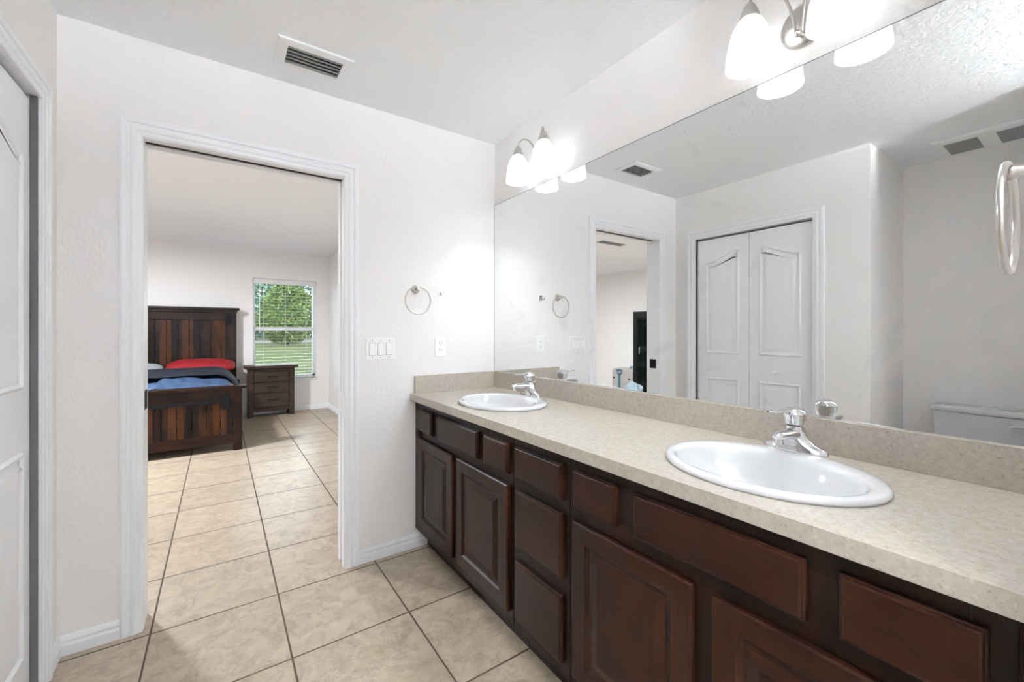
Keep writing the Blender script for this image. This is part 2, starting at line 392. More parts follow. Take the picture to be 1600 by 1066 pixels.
# mitred casing in a wall plane.  fn(a, z, v) -> point; a along wall, v out of the wall
PROF = [(0, -.004), (0, .008), (.004, .011), (.018, .012), (.022, .0155), (.030, .0165), (.040, .013), (.046, .013), (.050, .0175), (.062, .0185), (.070, .016), (.072, 0), (.072, -.004)]
def casing(name, a0, a1, zt, fn, kind=S):
    bm = bmesh.new(); rings = []
    for (a, z, sa, sz) in ((a0, 0, -1, 0), (a0, zt, -1, 1), (a1, zt, 1, 1), (a1, 0, 1, 0)):
        rings.append([Vector(fn(a + sa*u, z + sz*u, v)) for u, v in PROF])
    loft(bm, rings)
    return obj(name, bm, MTRIM, kind=kind)
JX0, JX1, JZ = -1.735, -.940, 2.038
casing('trim_1', JX0-.002, JX1+.004, 2.038, lambda a, z, v: (a, -v, z))
casing('trim_2', JX0-.002, JX1+.004, 2.038, lambda a, z, v: (a, .12+v, z))
casing('trim_3', -1.058, -.19, 2.032, lambda a, z, v: (-1.985+v, a, z))
# split jambs of the pocket door
boxes('trim_4', [(JX0-.018, -.004, 0, JX0, .124, JZ),
                 (JX1, -.004, 0, DX1, .040, JZ), (JX1, .080, 0, DX1, .124, JZ),
                 (JX0, -.004, JZ-.004, DX1, .040, JZ+.015), (JX0, .080, JZ-.004, DX1, .124, JZ+.015)], MTRIM, kind=S, bevel=.0015)
boxes('slot_shade', [(JX0, .040, JZ+.002, DX1, .080, JZ+.015), (DX1-.004, .040, 0, DX1, .080, JZ)], MDARK, kind=S)  # near-black fill painting the shade inside the pocket door slots
boxes('trim_6', [(-2.105, -.1895, 0, -1.987, -.187, CZ), (-2.105, -1.062, 0, -1.987, -1.0595, CZ), (-2.105, -1.0595, CZ-.0025, -1.987, -.1895, CZ)], MTRIM, kind=S)
# pocket door: only the edge of the slab shows in the slot
d1 = struct_root('door_1', (-.92, .06, 0))
bx('door_slab', (-.922, .0445, .012, -.9025, .0755, 2.03), MDOOR, d1, .002)
# strike plate on the left jamb
bm = bmesh.new(); box(bm, JX0-.001, .028, .905, JX0+.0022, .092, .985); obj('strike_plate', bm, MIRON, d1, .001)

# baseboards
BP = [(0, 0), (.013, 0), (.0135, .038), (.010, .046), (.010, .052), (.012, .056), (.008, .068), (.005, .074), (0, .075)]
def baseboard(name, p, q, nrm, m0=0, m1=0):
    bm = bmesh.new(); p = Vector(p); q = Vector(q); n = Vector(nrm); d = (q-p).normalized()
    r0 = [p + n*v + d*(m0*v) + Vector((0, 0, z)) for v, z in BP]; r1 = [q + n*v - d*(m1*v) + Vector((0, 0, z)) for v, z in BP]
    loft(bm, [r0, r1]); return obj(name, bm, MTRIM, kind=S)
baseboard('baseboard_back_left', (-1.985, 0, 0), (-1.807, 0, 0), (0, -1, 0), 1, 0)
baseboard('baseboard_back_right', (-.866, 0, 0), (-.46, 0, 0), (0, -1, 0))
baseboard('baseboard_left_corner', (-1.985, -.118, 0), (-1.985, 0, 0), (1, 0, 0), 0, 1)
baseboard('baseboard_left', (-1.985, -1.37, 0), (-1.985, -1.13, 0), (1, 0, 0), -1, 0)
baseboard('baseboard_alcove', (-2.72, -1.37, 0), (-1.985, -1.37, 0), (0, -1, 0), 1, -1)
baseboard('baseboard_alcove_back', (-2.72, -3.6, 0), (-2.72, -1.37, 0), (1, 0, 0), 0, 1)
baseboard('baseboard_bedroom_far', (-5.4, FY, 0), (-.02, FY, 0), (0, -1, 0), 1, 1)
baseboard('baseboard_bedroom_right', (-.02, .12, 0), (-.02, FY, 0), (-1, 0, 0), 0, 1)
baseboard('baseboard_bedroom_left', (-5.4, .12, 0), (-5.4, FY, 0), (1, 0, 0), 0, 1)

# ------------------------------------------------------------------ closet bifold doors
def inset(poly, d):
    out = []; n = len(poly)
    for i in range(n):
        a, b, c = Vector(poly[i-1]), Vector(poly[i]), Vector(poly[(i+1) % n])
        e1 = (b-a).normalized(); e2 = (c-b).normalized(); n1 = Vector((-e1.y, e1.x)); n2 = Vector((-e2.y, e2.x))
        m = (n1+n2); m = m/ max(.3, m.dot(n1)) if m.length > 1e-6 else n1
        out.append(b + m*d)
    return out
d2 = struct_root('door_2', (-2.02, -.62, 0))
XF = -2.005
def leaf(y0, y1, rise, knob):
    lf = bx('door_leaf', (XF-.032, y0, .012, XF, y1, 2.017), MDOOR, d2, .002)
    m0, m1 = y0 + .072, y1 - .072
    def panel(z0, ztop):
        pts = [(m0, z0), (m1, z0)]
        N = 14
        top = []
        for i in range(N+1):
            s = i/N; yy = m1 + (m0-m1)*s
            q = s if rise < 0 else 1-s       # rise toward higher y (rise<0: towards lower y)
            e = q*q*(3-2*q)
            top.append((yy, ztop[0] + (ztop[1]-ztop[0])*e))
        pts += top
        bm = bmesh.new(); rings = []
        for d, h in ((0, -.001), (.004, .005), (.010, .0085), (.017, .005), (.020, .0006), (.036, .0006), (.050, .0075), (.054, .0080)):
            rings.append([Vector((XF+h, a, z)) for a, z in inset(pts, d)])
        R = loft(bm, rings, True, True)
        obj('door_panel', bm, MDOOR, lf, smooth=35)
    panel(1.045, (1.815, 1.895))
    panel(.17, (.845, .845))
    if knob is not None:
        bm = bmesh.new(); lathe(bm, [(.009, -.002), (.009, .012), (.016, .018), (.0195, .026), (.017, .034), (.009, .038), (.001, .039)], (XF, knob, .925), 20, 'X', True, True)
        obj('knob', bm, MDOOR, lf, smooth=True)
leaf(-.6245, -.1995, -1, None)
leaf(-1.0555, -.6275, 1, -.822)
# the closet behind the doors is closed off by the alcove wall

# ------------------------------------------------------------------ vanity cabinets
FX = -.545; DXF = -.564
def raised_door(y0, y1, z0, z1, root, vertical=True, name='door'):
    bm = bmesh.new()
    L = [(0, .001), (0, .016), (.005, .0195), (.054, .0195), (.057, .016), (.062, .0115), (.066, .0105), (.074, .0105), (.098, .0175), (.102, .0185)]
    rings = [[Vector((FX-h, y0+i, z0+i)), Vector((FX-h, y1-i, z0+i)), Vector((FX-h, y1-i, z1-i)), Vector((FX-h, y0+i, z1-i))] for i, h in L]
    loft(bm, rings); return obj(name, bm, MCAB, root, bevel=.0012, seg=1)
def slab(y0, y1, z0, z1, root):
    bm = bmesh.new()
    L = [(0, .001), (0, .0125), (.003, .0135), (.005, .0175), (.009, .0195)]
    rings = [[Vector((FX-h, y0+i, z0+i)), Vector((FX-h, y1-i, z0+i)), Vector((FX-h, y1-i, z1-i)), Vector((FX-h, y0+i, z1-i))] for i, h in L]
    loft(bm, rings); return obj('drawer_front', bm, MCABH, root, bevel=.0006, seg=1)
def cabinet(y0, y1, label, fronts, stiles):
    r = thing('vanity_cabinet', label, 'cabinet', (-.28, (y0+y1)/2, 0), 'vanity base cabinets')
    # carcass: open topped box so that the sink bowls hang free inside
    boxes('carcass', [(-.527, y0+.001, .11, -.012, y1-.001, .128), (-.527, y0+.001, .128, -.004, y0+.017, .838), (-.527, y1-.017, .128, -.004, y1-.001, .838), (-.02, y0+.017, .128, -.008, y1-.017, .838)], MCABF, r)
    bs = [(FX, y0+.001, .11, -.527, y0+.046, .8425), (FX, y1-.046, .11, -.527, y1-.001, .8425)]
    bs += [(FX, y0+.046, .785, -.527, y1-.046, .8425), (FX, y0+.046, .645, -.527, y1-.046, .700), (FX, y0+.046, .11, -.527, y1-.046, .175)]
    bs += stiles
    boxes('face_frame', bs, MCABF, r, .0008)
    bx('toe_kick', (-.475, y0+.001, 0, -.459, y1-.001, .11), MCABF, r)
    for f in fronts:
        (raised_door if f[0] == 'door' else slab)(*f[1:], r)
    return r
ZT, ZM, ZDT, ZB = .805, .685, .645, .158
cabinet(-.965, -.03+.029, 'dark brown sink base against the doorway wall with doors under three small fronts',
    [('d', -.249, -.083, ZM, ZT), ('d', -.719, -.321, ZM, ZT), ('d', -.942, -.768, ZM, ZT), ('door', -.487, -.083, ZB, ZDT), ('door', -.945, -.529, ZB, ZDT)],
    [(FX, -.34, .70, -.527, -.23, .785), (FX, -.79, .70, -.527, -.70, .785), (FX, -.54, .175, -.527, -.47, .645), (FX, -.11, .175, -.527, -.046, .785)])
cabinet(-1.273, -.966, 'dark brown drawer base in the middle of the vanity with three stacked flat drawers',
    [('d', -1.248, -.990, ZM, ZT), ('d', -1.248, -.990, .432, ZDT), ('d', -1.248, -.990, ZB, .378)],
    [(FX, -1.23, .36, -.527, -1.01, .45)])
cabinet(-2.175, -1.274, 'dark brown sink base nearest the camera with one long wide false drawer front',
    [('d', -1.467, -1.300, ZM, ZT), ('d', -1.921, -1.527, ZM, ZT), ('d', -2.147, -1.972, ZM, ZT), ('door', -1.695, -1.300, ZB, ZDT), ('door', -2.147, -1.742, ZB, ZDT)],
    [(FX, -1.55, .70, -.527, -1.45, .785), (FX, -1.99, .70, -.527, -1.90, .785), (FX, -1.75, .175, -.527, -1.69, .645)])
fl = bx('filler_strip', (FX-.018, -2.204, .0, -.527, -2.176, .8425), MCAB, None, .001)
tag(fl, 'narrow brown filler strip closing the vanity at the end wall', 'trim strip')

# countertop with two oval holes
CT0, CT1, CXF = .843, .880, -.578
SINKS = [(-.315, -.545), (-.315, -1.742)]
SA, SB = .245, .207      # semi axes along y, x
ct = thing('vanity_countertop', 'long beige speckled countertop running over all the vanity cabinets', 'countertop', (-.29, -1.1, CT0))
bm = bmesh.new()
ycuts = [-.002, -.245, -.80, -1.465, -2.03, -2.203]
X0, X1 = CXF, -.002
def add_cell(ya, yb, hole):
    if hole is None:
        for z in (CT0, CT1):
            bm.faces.new([bm.verts.new(p) for p in ((X0, ya, z), (X1, ya, z), (X1, yb, z), (X0, yb, z))])
    else:
        cx, cy = hole; ha, hb = SA-.025, SB-.025
        angs = [2*PI*i/64 for i in range(64)]
        for px, py in ((X0, ya), (X1, ya), (X1, yb), (X0, yb)): angs.append(math.atan2(py-cy, px-cx) % (2*PI))
        angs = sorted(set(angs)); inner = []; outer = []
        for a in angs:
            c, s = math.cos(a), math.sin(a)
            k = 1/math.sqrt((c/hb)**2 + (s/ha)**2); inner.append((cx+c*k, cy+s*k))
            t = min([((X1 if c > 0 else X0)-cx)/c if abs(c) > 1e-9 else 9, ((ya if s > 0 else yb)-cy)/s if abs(s) > 1e-9 else 9])
            outer.append((cx+c*t, cy+s*t))
        V = {}
        for z in (CT0, CT1):
            V[z] = ([bm.verts.new((*p, z)) for p in inner], [bm.verts.new((*p, z)) for p in outer])
            I, O = V[z]; n = len(I)
            for i in range(n): bm.faces.new((I[i], O[i], O[(i+1) % n], I[(i+1) % n]))
        n = len(angs)
        for i in range(n): bm.faces.new((V[CT0][0][i], V[CT1][0][i], V[CT1][0][(i+1) % n], V[CT0][0][(i+1) % n]))
add_cell(ycuts[0], ycuts[1], None); add_cell(ycuts[1], ycuts[2], SINKS[0]); add_cell(ycuts[2], ycuts[3], None); add_cell(ycuts[3], ycuts[4], SINKS[1]); add_cell(ycuts[4], ycuts[5], None)
for (x, y, x2, y2) in ((X0, ycuts[0], X0, ycuts[-1]), (X1, ycuts[0], X1, ycuts[-1]), (X0, ycuts[0], X1, ycuts[0]), (X0, ycuts[-1], X1, ycuts[-1])):
    bm.faces.new([bm.verts.new(p) for p in ((x, y, CT0), (x2, y2, CT0), (x2, y2, CT1), (x, y, CT1))])
bmesh.ops.remove_doubles(bm, verts=bm.verts, dist=1e-5)
obj('worktop', bm, MLAM, ct)
bx('backsplash', (-.0195, -2.203, CT1, -.001, -.001, .979), MLAM, ct, .001)
bx('side_splash', (-.552, -.0195, CT1, -.0195, -.001, .979), MLAM, ct, .001)

# ------------------------------------------------------------------ sinks and faucets
def sink(c, label):
    r = thing('oval_sink', label, 'sink', (c[0], c[1], CT1), 'drop-in basins in the vanity top')
    prof = [(1.0, .0, .0), (1.005, .006, 0), (.995, .012, 0), (.97, .0155, 0), (.93, .0165, 0), (.90, .0160, 0), (.882, .0150, 0), (.868, .0125, 0), (.857, .0085, 0), (.848, .002, 0), (.840, -.006, 0), (.828, -.016, 0), (.805, -.030, 0), (.73, -.062, 0), (.60, -.100, 0), (.42, -.126, 0), (.22, -.138, 0), (.085, -.142, 0)]
    bm = bmesh.new(); rings = []
    n = 64
    for f, z, _ in prof:
        # bowl sits a little toward the front of the rim, leaving a deck for the faucet
        k = min(1, max(0, (1.0-f)/.165)); sh = -.026*k
        fa = f; fb = f - .115*k if f > .5 else f*(.72/.835)
        rings.append([Vector((c[0]+sh+SB*fb*math.cos(2*PI*i/n), c[1]+SA*fa*math.sin(2*PI*i/n), CT1+.0005+z)) for i in range(n)])
    # underside
    under = [rings[-1]]
    loft(bm, rings, False, True)
    o = obj('basin', bm, MPORC, r, smooth=179)
    so = o.modifiers.new('thick', 'SOLIDIFY'); so.thickness = -.006; so.offset = 1
    so.thickness = .006; so.offset = -1
    bm = bmesh.new(); lathe(bm, [(.021, .0), (.021, .002), (.017, .003), (.012, .001), (.001, .0)], (c[0]-.026, c[1], CT1-.1415), 24, cap0=True, cap1=True)
    obj('drain', bm, MCHROME, r, smooth=True)
    return r
sink(SINKS[0], 'white oval drop-in sink near the door wall')
sink(SINKS[1], 'white oval drop-in sink nearest the camera')

def faucet(c, label, turn=0):
    zb = CT1 + .0165
    r = thing('faucet', label, 'faucet', (c[0], c[1], zb), 'single lever chrome faucets')
    X, Y = c
    bm = bmesh.new()
    def ell(z, a, b, dx=0, pinch=0, n=40):
        out = []
        for i in range(n):
            t = 2*PI*i/n; s, q = math.sin(t), math.cos(t)
            out.append(Vector((X+dx+b*q*(1-pinch*abs(s)**2*.5), Y+a*(abs(s)**.9)*(1 if s > 0 else -1), zb+z)))
        return out
    loft(bm, [ell(.0, .080, .029, 0, .35), ell(.006, .080, .029, 0, .35), ell(.012, .076, .027, 0, .4), ell(.017, .064, .026, 0, .4), ell(.024, .049, .026, 0, .2), ell(.034, .037, .026), ell(.046, .029, .025), ell(.060, .0245, .0235, -.001), ell(.072, .0225, .0225, -.002)])
    obj('faucet_body', bm, MCHROME, r, smooth=60)
    # spout
    bm = bmesh.new(); rings = []
    for t, hx, hz, wy, wz in ((0, -.010, .048, .021, .017), (.25, -.035, .052, .020, .0155), (.5, -.065, .055, .018, .013), (.75, -.092, .056, .016, .011), (1, -.108, .055, .0145, .0095), (1, -.116, .053, .010, .006)):
        rings.append([Vector((X+hx, Y+wy*math.cos(2*PI*i/24), zb+hz+wz*math.sin(2*PI*i/24))) for i in range(24)])
    loft(bm, rings); obj('spout', bm, MCHROME, r, smooth=50)
    bm = bmesh.new(); lathe(bm, [(.0095, .034), (.0105, .034), (.0105, .047)], (X-.100, Y, zb), 20, cap0=True, cap1=True); obj('aerator', bm, MCHROME, r, smooth=40)
    # handle dome and lever, leaning back a little
    bm = bmesh.new()
    loft(bm, [ell(.0745, .0225, .0225, -.001), ell(.078, .0240, .0240, -.002), ell(.090, .0270, .0270, -.003), ell(.102, .0290, .0295, -.005), ell(.1035, .0302, .0307, -.005), ell(.108, .0295, .0300, -.005), ell(.116, .0245, .025, -.004), ell(.122, .015, .016, -.003), ell(.1245, .001, .001, -.002)])
    obj('handle', bm, MCHROME, r, smooth=60)
    bm = bmesh.new(); rings = []
    for hx, hz, wy, wz in ((.010, .112, .015, .006), (-.012, .116, .017, .006), (-.035, .114, .014, .0042), (-.060, .111, .010, .0032), (-.080, .112, .009, .003), (-.092, .115, .009, .0028), (-.096, .116, .005, .0015)):
        rings.append([Vector((X+hx*math.cos(turn)+wy*math.cos(2*PI*i/20)*math.sin(turn), Y-hx*math.sin(turn)+wy*math.cos(2*PI*i/20)*math.cos(turn), zb+hz+wz*math.sin(2*PI*i/20))) for i in range(20)])
    loft(bm, rings); obj('lever', bm, MCHROME, r, smooth=50)
    bm = bmesh.new(); tube(bm, [(X+.031, Y, zb+.008), (X+.031, Y, zb+.062)], .0022, 10); lathe(bm, [(.001, .060), (.0045, .062), (.0055, .067), (.004, .073), (.001, .074)], (X+.031, Y, zb), 14, cap0=True, cap1=True)
    obj('lift_rod', bm, MCHROME, r, smooth=40)
    return r
FC = [(-.118, -.520), (-.118, -1.738)]
faucet(FC[0], 'chrome single lever faucet on the sink near the door wall')
faucet(FC[1], 'chrome single lever faucet on the sink nearest the camera', .33)

# ------------------------------------------------------------------ mirror
mr = thing('wall_mirror', 'large frameless mirror over the vanity backsplash', 'mirror', (-.004, -1.1, .981))
bx('mirror_glass', (-.0055, -2.203, .9795, -.0004, -.003, 2.0445), MMIR, mr)
boxes('mirror_edge', [(-.0062, -2.203, 2.0445, -.0004, -.003, 2.0462), (-.0062, -.003, .9795, -.0004, -.0012, 2.0462)], MMIRE, mr)

# ------------------------------------------------------------------ vanity sconces
def sconce(y, label):
    r = thing('vanity_sconce', label, 'wall lamp', (0, y, 2.17), 'two-light sconces over the mirror')
    bm = bmesh.new(); lathe(bm, [(.064, -.0005), (.066, -.006), (.063, -.012), (.052, -.018), (.030, -.026), (.012, -.030), (.001, -.031)], (0, y, 2.165), 36, 'X', True, True)
    obj('back_plate', bm, MNICK, r, smooth=50)
    bm = bmesh.new(); tube(bm, [(-.02, y, 2.125), (-.052, y, 2.118)], .006); lathe(bm, [(.001, -.066), (.008, -.062), (.0105, -.055), (.008, -.048), (.005, -.044)], (0, y, 2.118), 18, 'X', True, True)
    obj('centre_knob', bm, MNICK, r, smooth=50)
    for s in (-1, 1):
        yc = y + s*.11; X = -.11
        bm = bmesh.new()
        pts = [(-.050, y+s*.008, 2.120), (-.050, y+s*.012, 2.16), (-.056, y+s*.020, 2.205), (-.068, y+s*.036, 2.25), (-.084, y+s*.060, 2.279), (-.097, y+s*.084, 2.286), (-.107, y+s*.104, 2.272), (-.110, y+s*.110, 2.25), (-.11, yc, 2.232)]
        tube(bm, smooth_path(pts), .0042, 12); obj('arm', bm, MNICK, r, smooth=60)
        bm = bmesh.new(); lathe(bm, [(.006, 2.252), (.012, 2.250), (.018, 2.240), (.0195, 2.236), (.0195, 2.232), (.022, 2.230), (.0275, 2.214), (.0285, 2.207), (.0285, 2.203)], (X, yc, 0), 28, cap0=True, cap1=True)
        obj('socket_cup', bm, MNICK, r, smooth=40)
        bm = bmesh.new(); lathe(bm, [(.026, 2.2035), (.034, 2.196), (.043, 2.180), (.0515, 2.158), (.0585, 2.132), (.0635, 2.104), (.0665, 2.078), (.0672, 2.062), (.0675, 2.0595), (.0664, 2.0585), (.0655, 2.0600)], (X, yc, 0), 40)
        o = obj('lamp_shade', bm, MSHADE, r, smooth=True)
        bm = bmesh.new(); bmesh.ops.create_uvsphere(bm, u_segments=16, v_segments=10, radius=.018, matrix=Matrix.Translation((X, yc, 2.172)))
        obj('bulb', bm, MBULB, r, smooth=True)
        ld = bpy.data.lights.new('bulb_light', 'POINT'); ld.energy = LAMP_W; ld.color = (.89, .945, 1); ld.shadow_soft_size = .023
        lo = bpy.data.objects.new('bulb_light', ld); C.objects.link(lo); lo.parent = r; lo.location = (X, s*.11, 2.136-2.17)
    return r
sconce(-.510, 'brushed nickel two-light sconce with frosted bell shades near the room corner')
sconce(-1.722, 'brushed nickel two-light sconce with frosted bell shades cut off by the top of the picture')

# added fill lamps, out of view, that brighten the rooms (behind the camera, and to the left in the bedroom)
def bowl_glass():
    m, t, b = mat('opal bowl glass'); n = t.nodes; L = t.links.new
    out = [x for x in n if x.type == 'OUTPUT_MATERIAL'][0]; n.remove(b)
    tr = n.new('ShaderNodeBsdfTranslucent'); tr.inputs[0].default_value = (.95, .97, 1, 1)
    df = n.new('ShaderNodeBsdfDiffuse'); df.inputs[0].default_value = (.9, .9, .9, 1)
    m1 = n.new('ShaderNodeMixShader'); m1.inputs[0].default_value = .7; L(df.outputs[0], m1.inputs[1]); L(tr.outputs[0], m1.inputs[2]); L(m1.outputs[0], out.inputs[0])
    return m
MBOWL = bowl_glass()
def flush_dome(x, y, watts, label):
    r = thing('fill_lamp', label, 'ceiling lamp', (x, y, H))
    bm = bmesh.new(); lathe(bm, [(.175, H-.001), (.18, H-.018), (.165, H-.022)], (x, y, 0), 36, cap0=True, cap1=True); obj('lamp_rim', bm, MNICK, r, smooth=40)
    bm = bmesh.new(); lathe(bm, [(.16, H-.023), (.15, H-.05), (.11, H-.075), (.05, H-.088), (.002, H-.09)], (x, y, 0), 36, cap0=True, cap1=True); obj('diffuser', bm, MDOME, r, smooth=60)
    ld = bpy.data.lights.new('fill_light', 'AREA'); ld.shape = 'DISK'; ld.size = .3; ld.energy = watts; ld.color = (.90, .95, 1)
    lo = bpy.data.objects.new('fill_light', ld); C.objects.link(lo); lo.parent = r; lo.location = (0, 0, -.10)
def dome(x, y, watts, label):
    r = thing('fill_lamp', label, 'ceiling lamp', (x, y, H))
    bm = bmesh.new(); lathe(bm, [(.055, H-.001), (.055, H-.015), (.02, H-.03), (.007, H-.035), (.007, H-.33), (.018, H-.335), (.018, H-.35)], (x, y, 0), 24, cap0=True, cap1=True); obj('lamp_stem', bm, MNICK, r, smooth=40)
    bm = bmesh.new(); lathe(bm, [(.20, H-.18), (.197, H-.21), (.172, H-.265), (.12, H-.312), (.06, H-.338), (.017, H-.345)], (x, y, 0), 40); obj('glass_bowl', bm, MBOWL, r, smooth=60)
    ld = bpy.data.lights.new('fill_light', 'POINT'); ld.shadow_soft_size = .08; ld.energy = watts; ld.color = (.90, .95, 1)
    lo = bpy.data.objects.new('fill_light', ld); C.objects.link(lo); lo.parent = r; lo.location = (.06, 0, -.232)
dome(-1.32, -3.1, FILL_BATH, 'added fill lamp with frosted glass bowl behind the camera in the bathroom')
flush_dome(-2.72, 2.4, FILL_BED, 'added round frosted fill lamp, out of view, in the middle of the bedroom')

# ------------------------------------------------------------------ wall fittings
def towel_ring(x, y, z, s, label):
    # s = -1: hangs in front of a wall facing -y;  s = +1: wall facing +y
    r = thing('towel_ring', label, 'towel ring', (x, y, z), 'brushed nickel towel rings')
    bm = bmesh.new(); lathe(bm, [(.024, s*.0005), (.025, s*.005), (.021, s*.009), (.010, s*.012), (.008, s*.030), (.010, s*.034), (.011, s*.044), (.008, s*.050), (.001, s*.052)], (x, y, z), 28, 'Y', True, True)
    obj('ring_mount', bm, MNICK, r, smooth=45)
    bm = bmesh.new(); R = .0765
    tube(bm, [(x+R*math.sin(2*PI*i/56), y+s*.042, z-.066+R*math.cos(2*PI*i/56)) for i in range(56)], .0045, 12, True)
    obj('ring', bm, MNICK, r, smooth=True)
towel_ring(-.545, 0, 1.475, -1, 'nickel towel ring on the wall beside the doorway')
towel_ring(-.533, -2.205, 1.464, 1, 'nickel towel ring seen edge-on at the right edge of the picture')

r = thing('wall_hook', 'small chrome double hook on the wall right of the towel ring', 'hook', (-.392, 0, 1.463))
bm = bmesh.new(); box(bm, -.403, -.006, 1.448, -.381, -.0005, 1.484); obj('hook_plate', bm, MCHROME, r, .002)
for s in (-1, 1):
    bm = bmesh.new(); tube(bm, [(-.392+s*.004, -.005, 1.462), (-.392+s*.009, -.016, 1.452), (-.392+s*.012, -.026, 1.456), (-.392+s*.013, -.030, 1.470)], [.004, .004, .0035, .004], 10); obj('prong', bm, MCHROME, r, smooth=True)

r = thing('light_switch', 'white triple rocker light switch beside the door casing', 'light switch', (-.747, 0, 1.137))
bx('switch_plate', (-.829, -.006, 1.079, -.664, -.0005, 1.196), MPLAST, r, .003)
for k in (-1, 0, 1):
    xc = -.747 + k*.046
    bx('switch_bezel', (xc-.0175, -.0068, 1.103, xc+.0175, -.0055, 1.172), plain('bezel shadow line', (.45, .44, .42), .5) if k == -1 else bpy.data.materials['bezel shadow line'], r)
    bm = bmesh.new(); v = [(xc-.0160, -.0055, 1.105), (xc+.0160, -.0055, 1.105), (xc+.0160, -.0055, 1.170), (xc-.0160, -.0055, 1.170)]
    f = [(xc-.0160, -.0120, 1.105), (xc+.0160, -.0120, 1.105), (xc+.0160, -.0080, 1.170), (xc-.0160, -.0080, 1.170)]
    loft(bm, [[Vector(p) for p in v], [Vector(p) for p in f]]); obj('rocker', bm, MPLAST, r, .0008)
    for zz in (1.092, 1.184):
        bm = bmesh.new(); lathe(bm, [(.0028, -.0055), (.0028, -.0068), (.0018, -.0072)], (xc, 0, zz), 12, 'Y', True, True); obj('screw', bm, MVENTS, r)
def outlet(name, label, fn, root_loc):
    # fn(a, v, z): a along wall, v out of wall
    r = thing(name, label, 'outlet', root_loc)
    def pb(nm, a0, v0, z0, a1, v1, z1, m, bev=0):
        p, q = fn(a0, v0, z0), fn(a1, v1, z1); return bx(nm, (*p, *q), m, r, bev)
    zc = root_loc[2]
    pb('outlet_plate', -.035, .0005, zc-.0575, .035, .0055, zc+.0575, MPLAST, .003)
    for s in (-1, 1):
        z = zc + s*.0195
        pb('socket_face', -.0165, .005, z-.014, .0165, .0068, z+.014, MPLAST, .003)
        bs = []
        for a0, a1, z0, z1 in ((-.0085, -.0065, z-.001, z+.008), (.0062, .0085, z-.001, z+.0075), (-.002, .002, z-.0095, z-.006)):
            p, q = fn(a0, .0066, z0), fn(a1, .0072, z1); bs.append((*p, *q))
        boxes('socket_slots', bs, MSLOT, r)
outlet('wall_outlet', 'white duplex outlet above the side splash of the vanity', lambda a, v, z: (-.389+a, -v, z), (-.389, 0, 1.143))
outlet('wall_outlet', 'white outlet low on the bedroom side wall past the window', lambda a, v, z: (-.02-v, 4.39+a, z), (-.02, 4.39, .41))
r = tag(bx('power_adapter', (-1.285, FY-.045, .46, -1.235, FY-.001, .535), MBLK, None, .006), 'small black plug adapter on the wall between bed and nightstand', 'plug')

# ------------------------------------------------------------------ ceiling vents
def register(x0, y0, x1, y1, label, n=5):
    r = thing('ceiling_vent', label, 'vent', ((x0+x1)/2, (y0+y1)/2, H))
    z = H; b = .042
    bm = bmesh.new(); rings = []
    for i, h in ((0, -.0005), (0, .003), (.004, .007), (.030, .009), (b, .009), (b, -.0005)):
        rings.append([Vector((x0+i, y0+i, z-h)), Vector((x1-i, y0+i, z-h)), Vector((x1-i, y1-i, z-h)), Vector((x0+i, y1-i, z-h))])
    loft(bm, rings, False, False); obj('vent_frame', bm, MVENT, r)
    bx('duct_shade', (x0+b, y0+b, z-.0015, x1-b, y1-b, z-.0008), MDARK, r)  # flat near-black sheet, painted shade for the opening behind the louvres
    w_ = (y1-y0-2*b)/n
    for k in range(n):
        ya = y0+b+w_*k
        bm = bmesh.new(); P = [(0, .010), (.30*w_, .0125), (.80*w_, .006), (.82*w_, .0025), (.78*w_, .0025), (.3*w_, .010), (0, .0075)]
        loft(bm, [[Vector((xx, ya+u, z-h)) for u, h in P] for xx in (x0+b, x1-b)]); obj('louvre', bm, MVENTS, r)
register(-1.278, -.352, -.974, -.140, 'white louvred air vent in the bathroom ceiling')
register(-3.25, 1.50, -2.69, 1.72, 'white louvred air vent in the bedroom ceiling, seen in the mirror')
r = thing('exhaust_fan_grille', 'white exhaust fan cover with two dusty grilles above the toilet alcove', 'exhaust fan', (-2.49, -1.80, H))
bm = bmesh.new(); rings = []
for i, h in ((0, .0), (.002, .008), (.012, .014), (.022, .016)):
    rings.append([Vector((-2.675+i, -2.03+i, H-.0005-h)), Vector((-2.305-i, -2.03+i, H-.0005-h)), Vector((-2.305-i, -1.585-i, H-.0005-h)), Vector((-2.675+i, -1.585-i, H-.0005-h))])
loft(bm, rings); obj('fan_cover', bm, MVENT, r)
for ya, yb in ((-1.985, -1.85), (-1.775, -1.63)):
    bs = [(-2.625, ya, H-.0185, -2.375, yb, H-.0160)]
    o = boxes('grille', bs, MDUST, r)

# ------------------------------------------------------------------ toilet in the alcove
r = thing('toilet', 'white toilet in the alcove behind the closet wall, seen in the mirror', 'toilet', (-2.4, -1.79, 0))
def rr(cx, cy, hx, hy, rad, z, n=6):
    out = []
    for qx, qy, a0 in ((1, 1, 0), (-1, 1, PI/2), (-1, -1, PI), (1, -1, 1.5*PI)):
        for i in range(n+1):
            a = a0 + PI/2*i/n; out.append(Vector((cx+qx*(hx-rad)+rad*math.cos(a), cy+qy*(hy-rad)+rad*math.sin(a), z)))
    return out
TCX, TCY = -2.605, -1.79
bm = bmesh.new(); loft(bm, [rr(TCX, TCY, .085, .205, .03, .36), rr(TCX, TCY, .092, .225, .03, .45), rr(TCX, TCY, .097, .238, .03, .705)]); obj('tank', bm, MPORC, r, smooth=50)
bm = bmesh.new(); loft(bm, [rr(TCX, TCY, .103, .245, .03, .7075), rr(TCX, TCY, .108, .250, .033, .712), rr(TCX, TCY, .108, .250, .033, .730), rr(TCX, TCY, .100, .242, .03, .742), rr(TCX, TCY, .07, .21, .03, .745)]); obj('tank_lid', bm, MPORC, r, smooth=50)
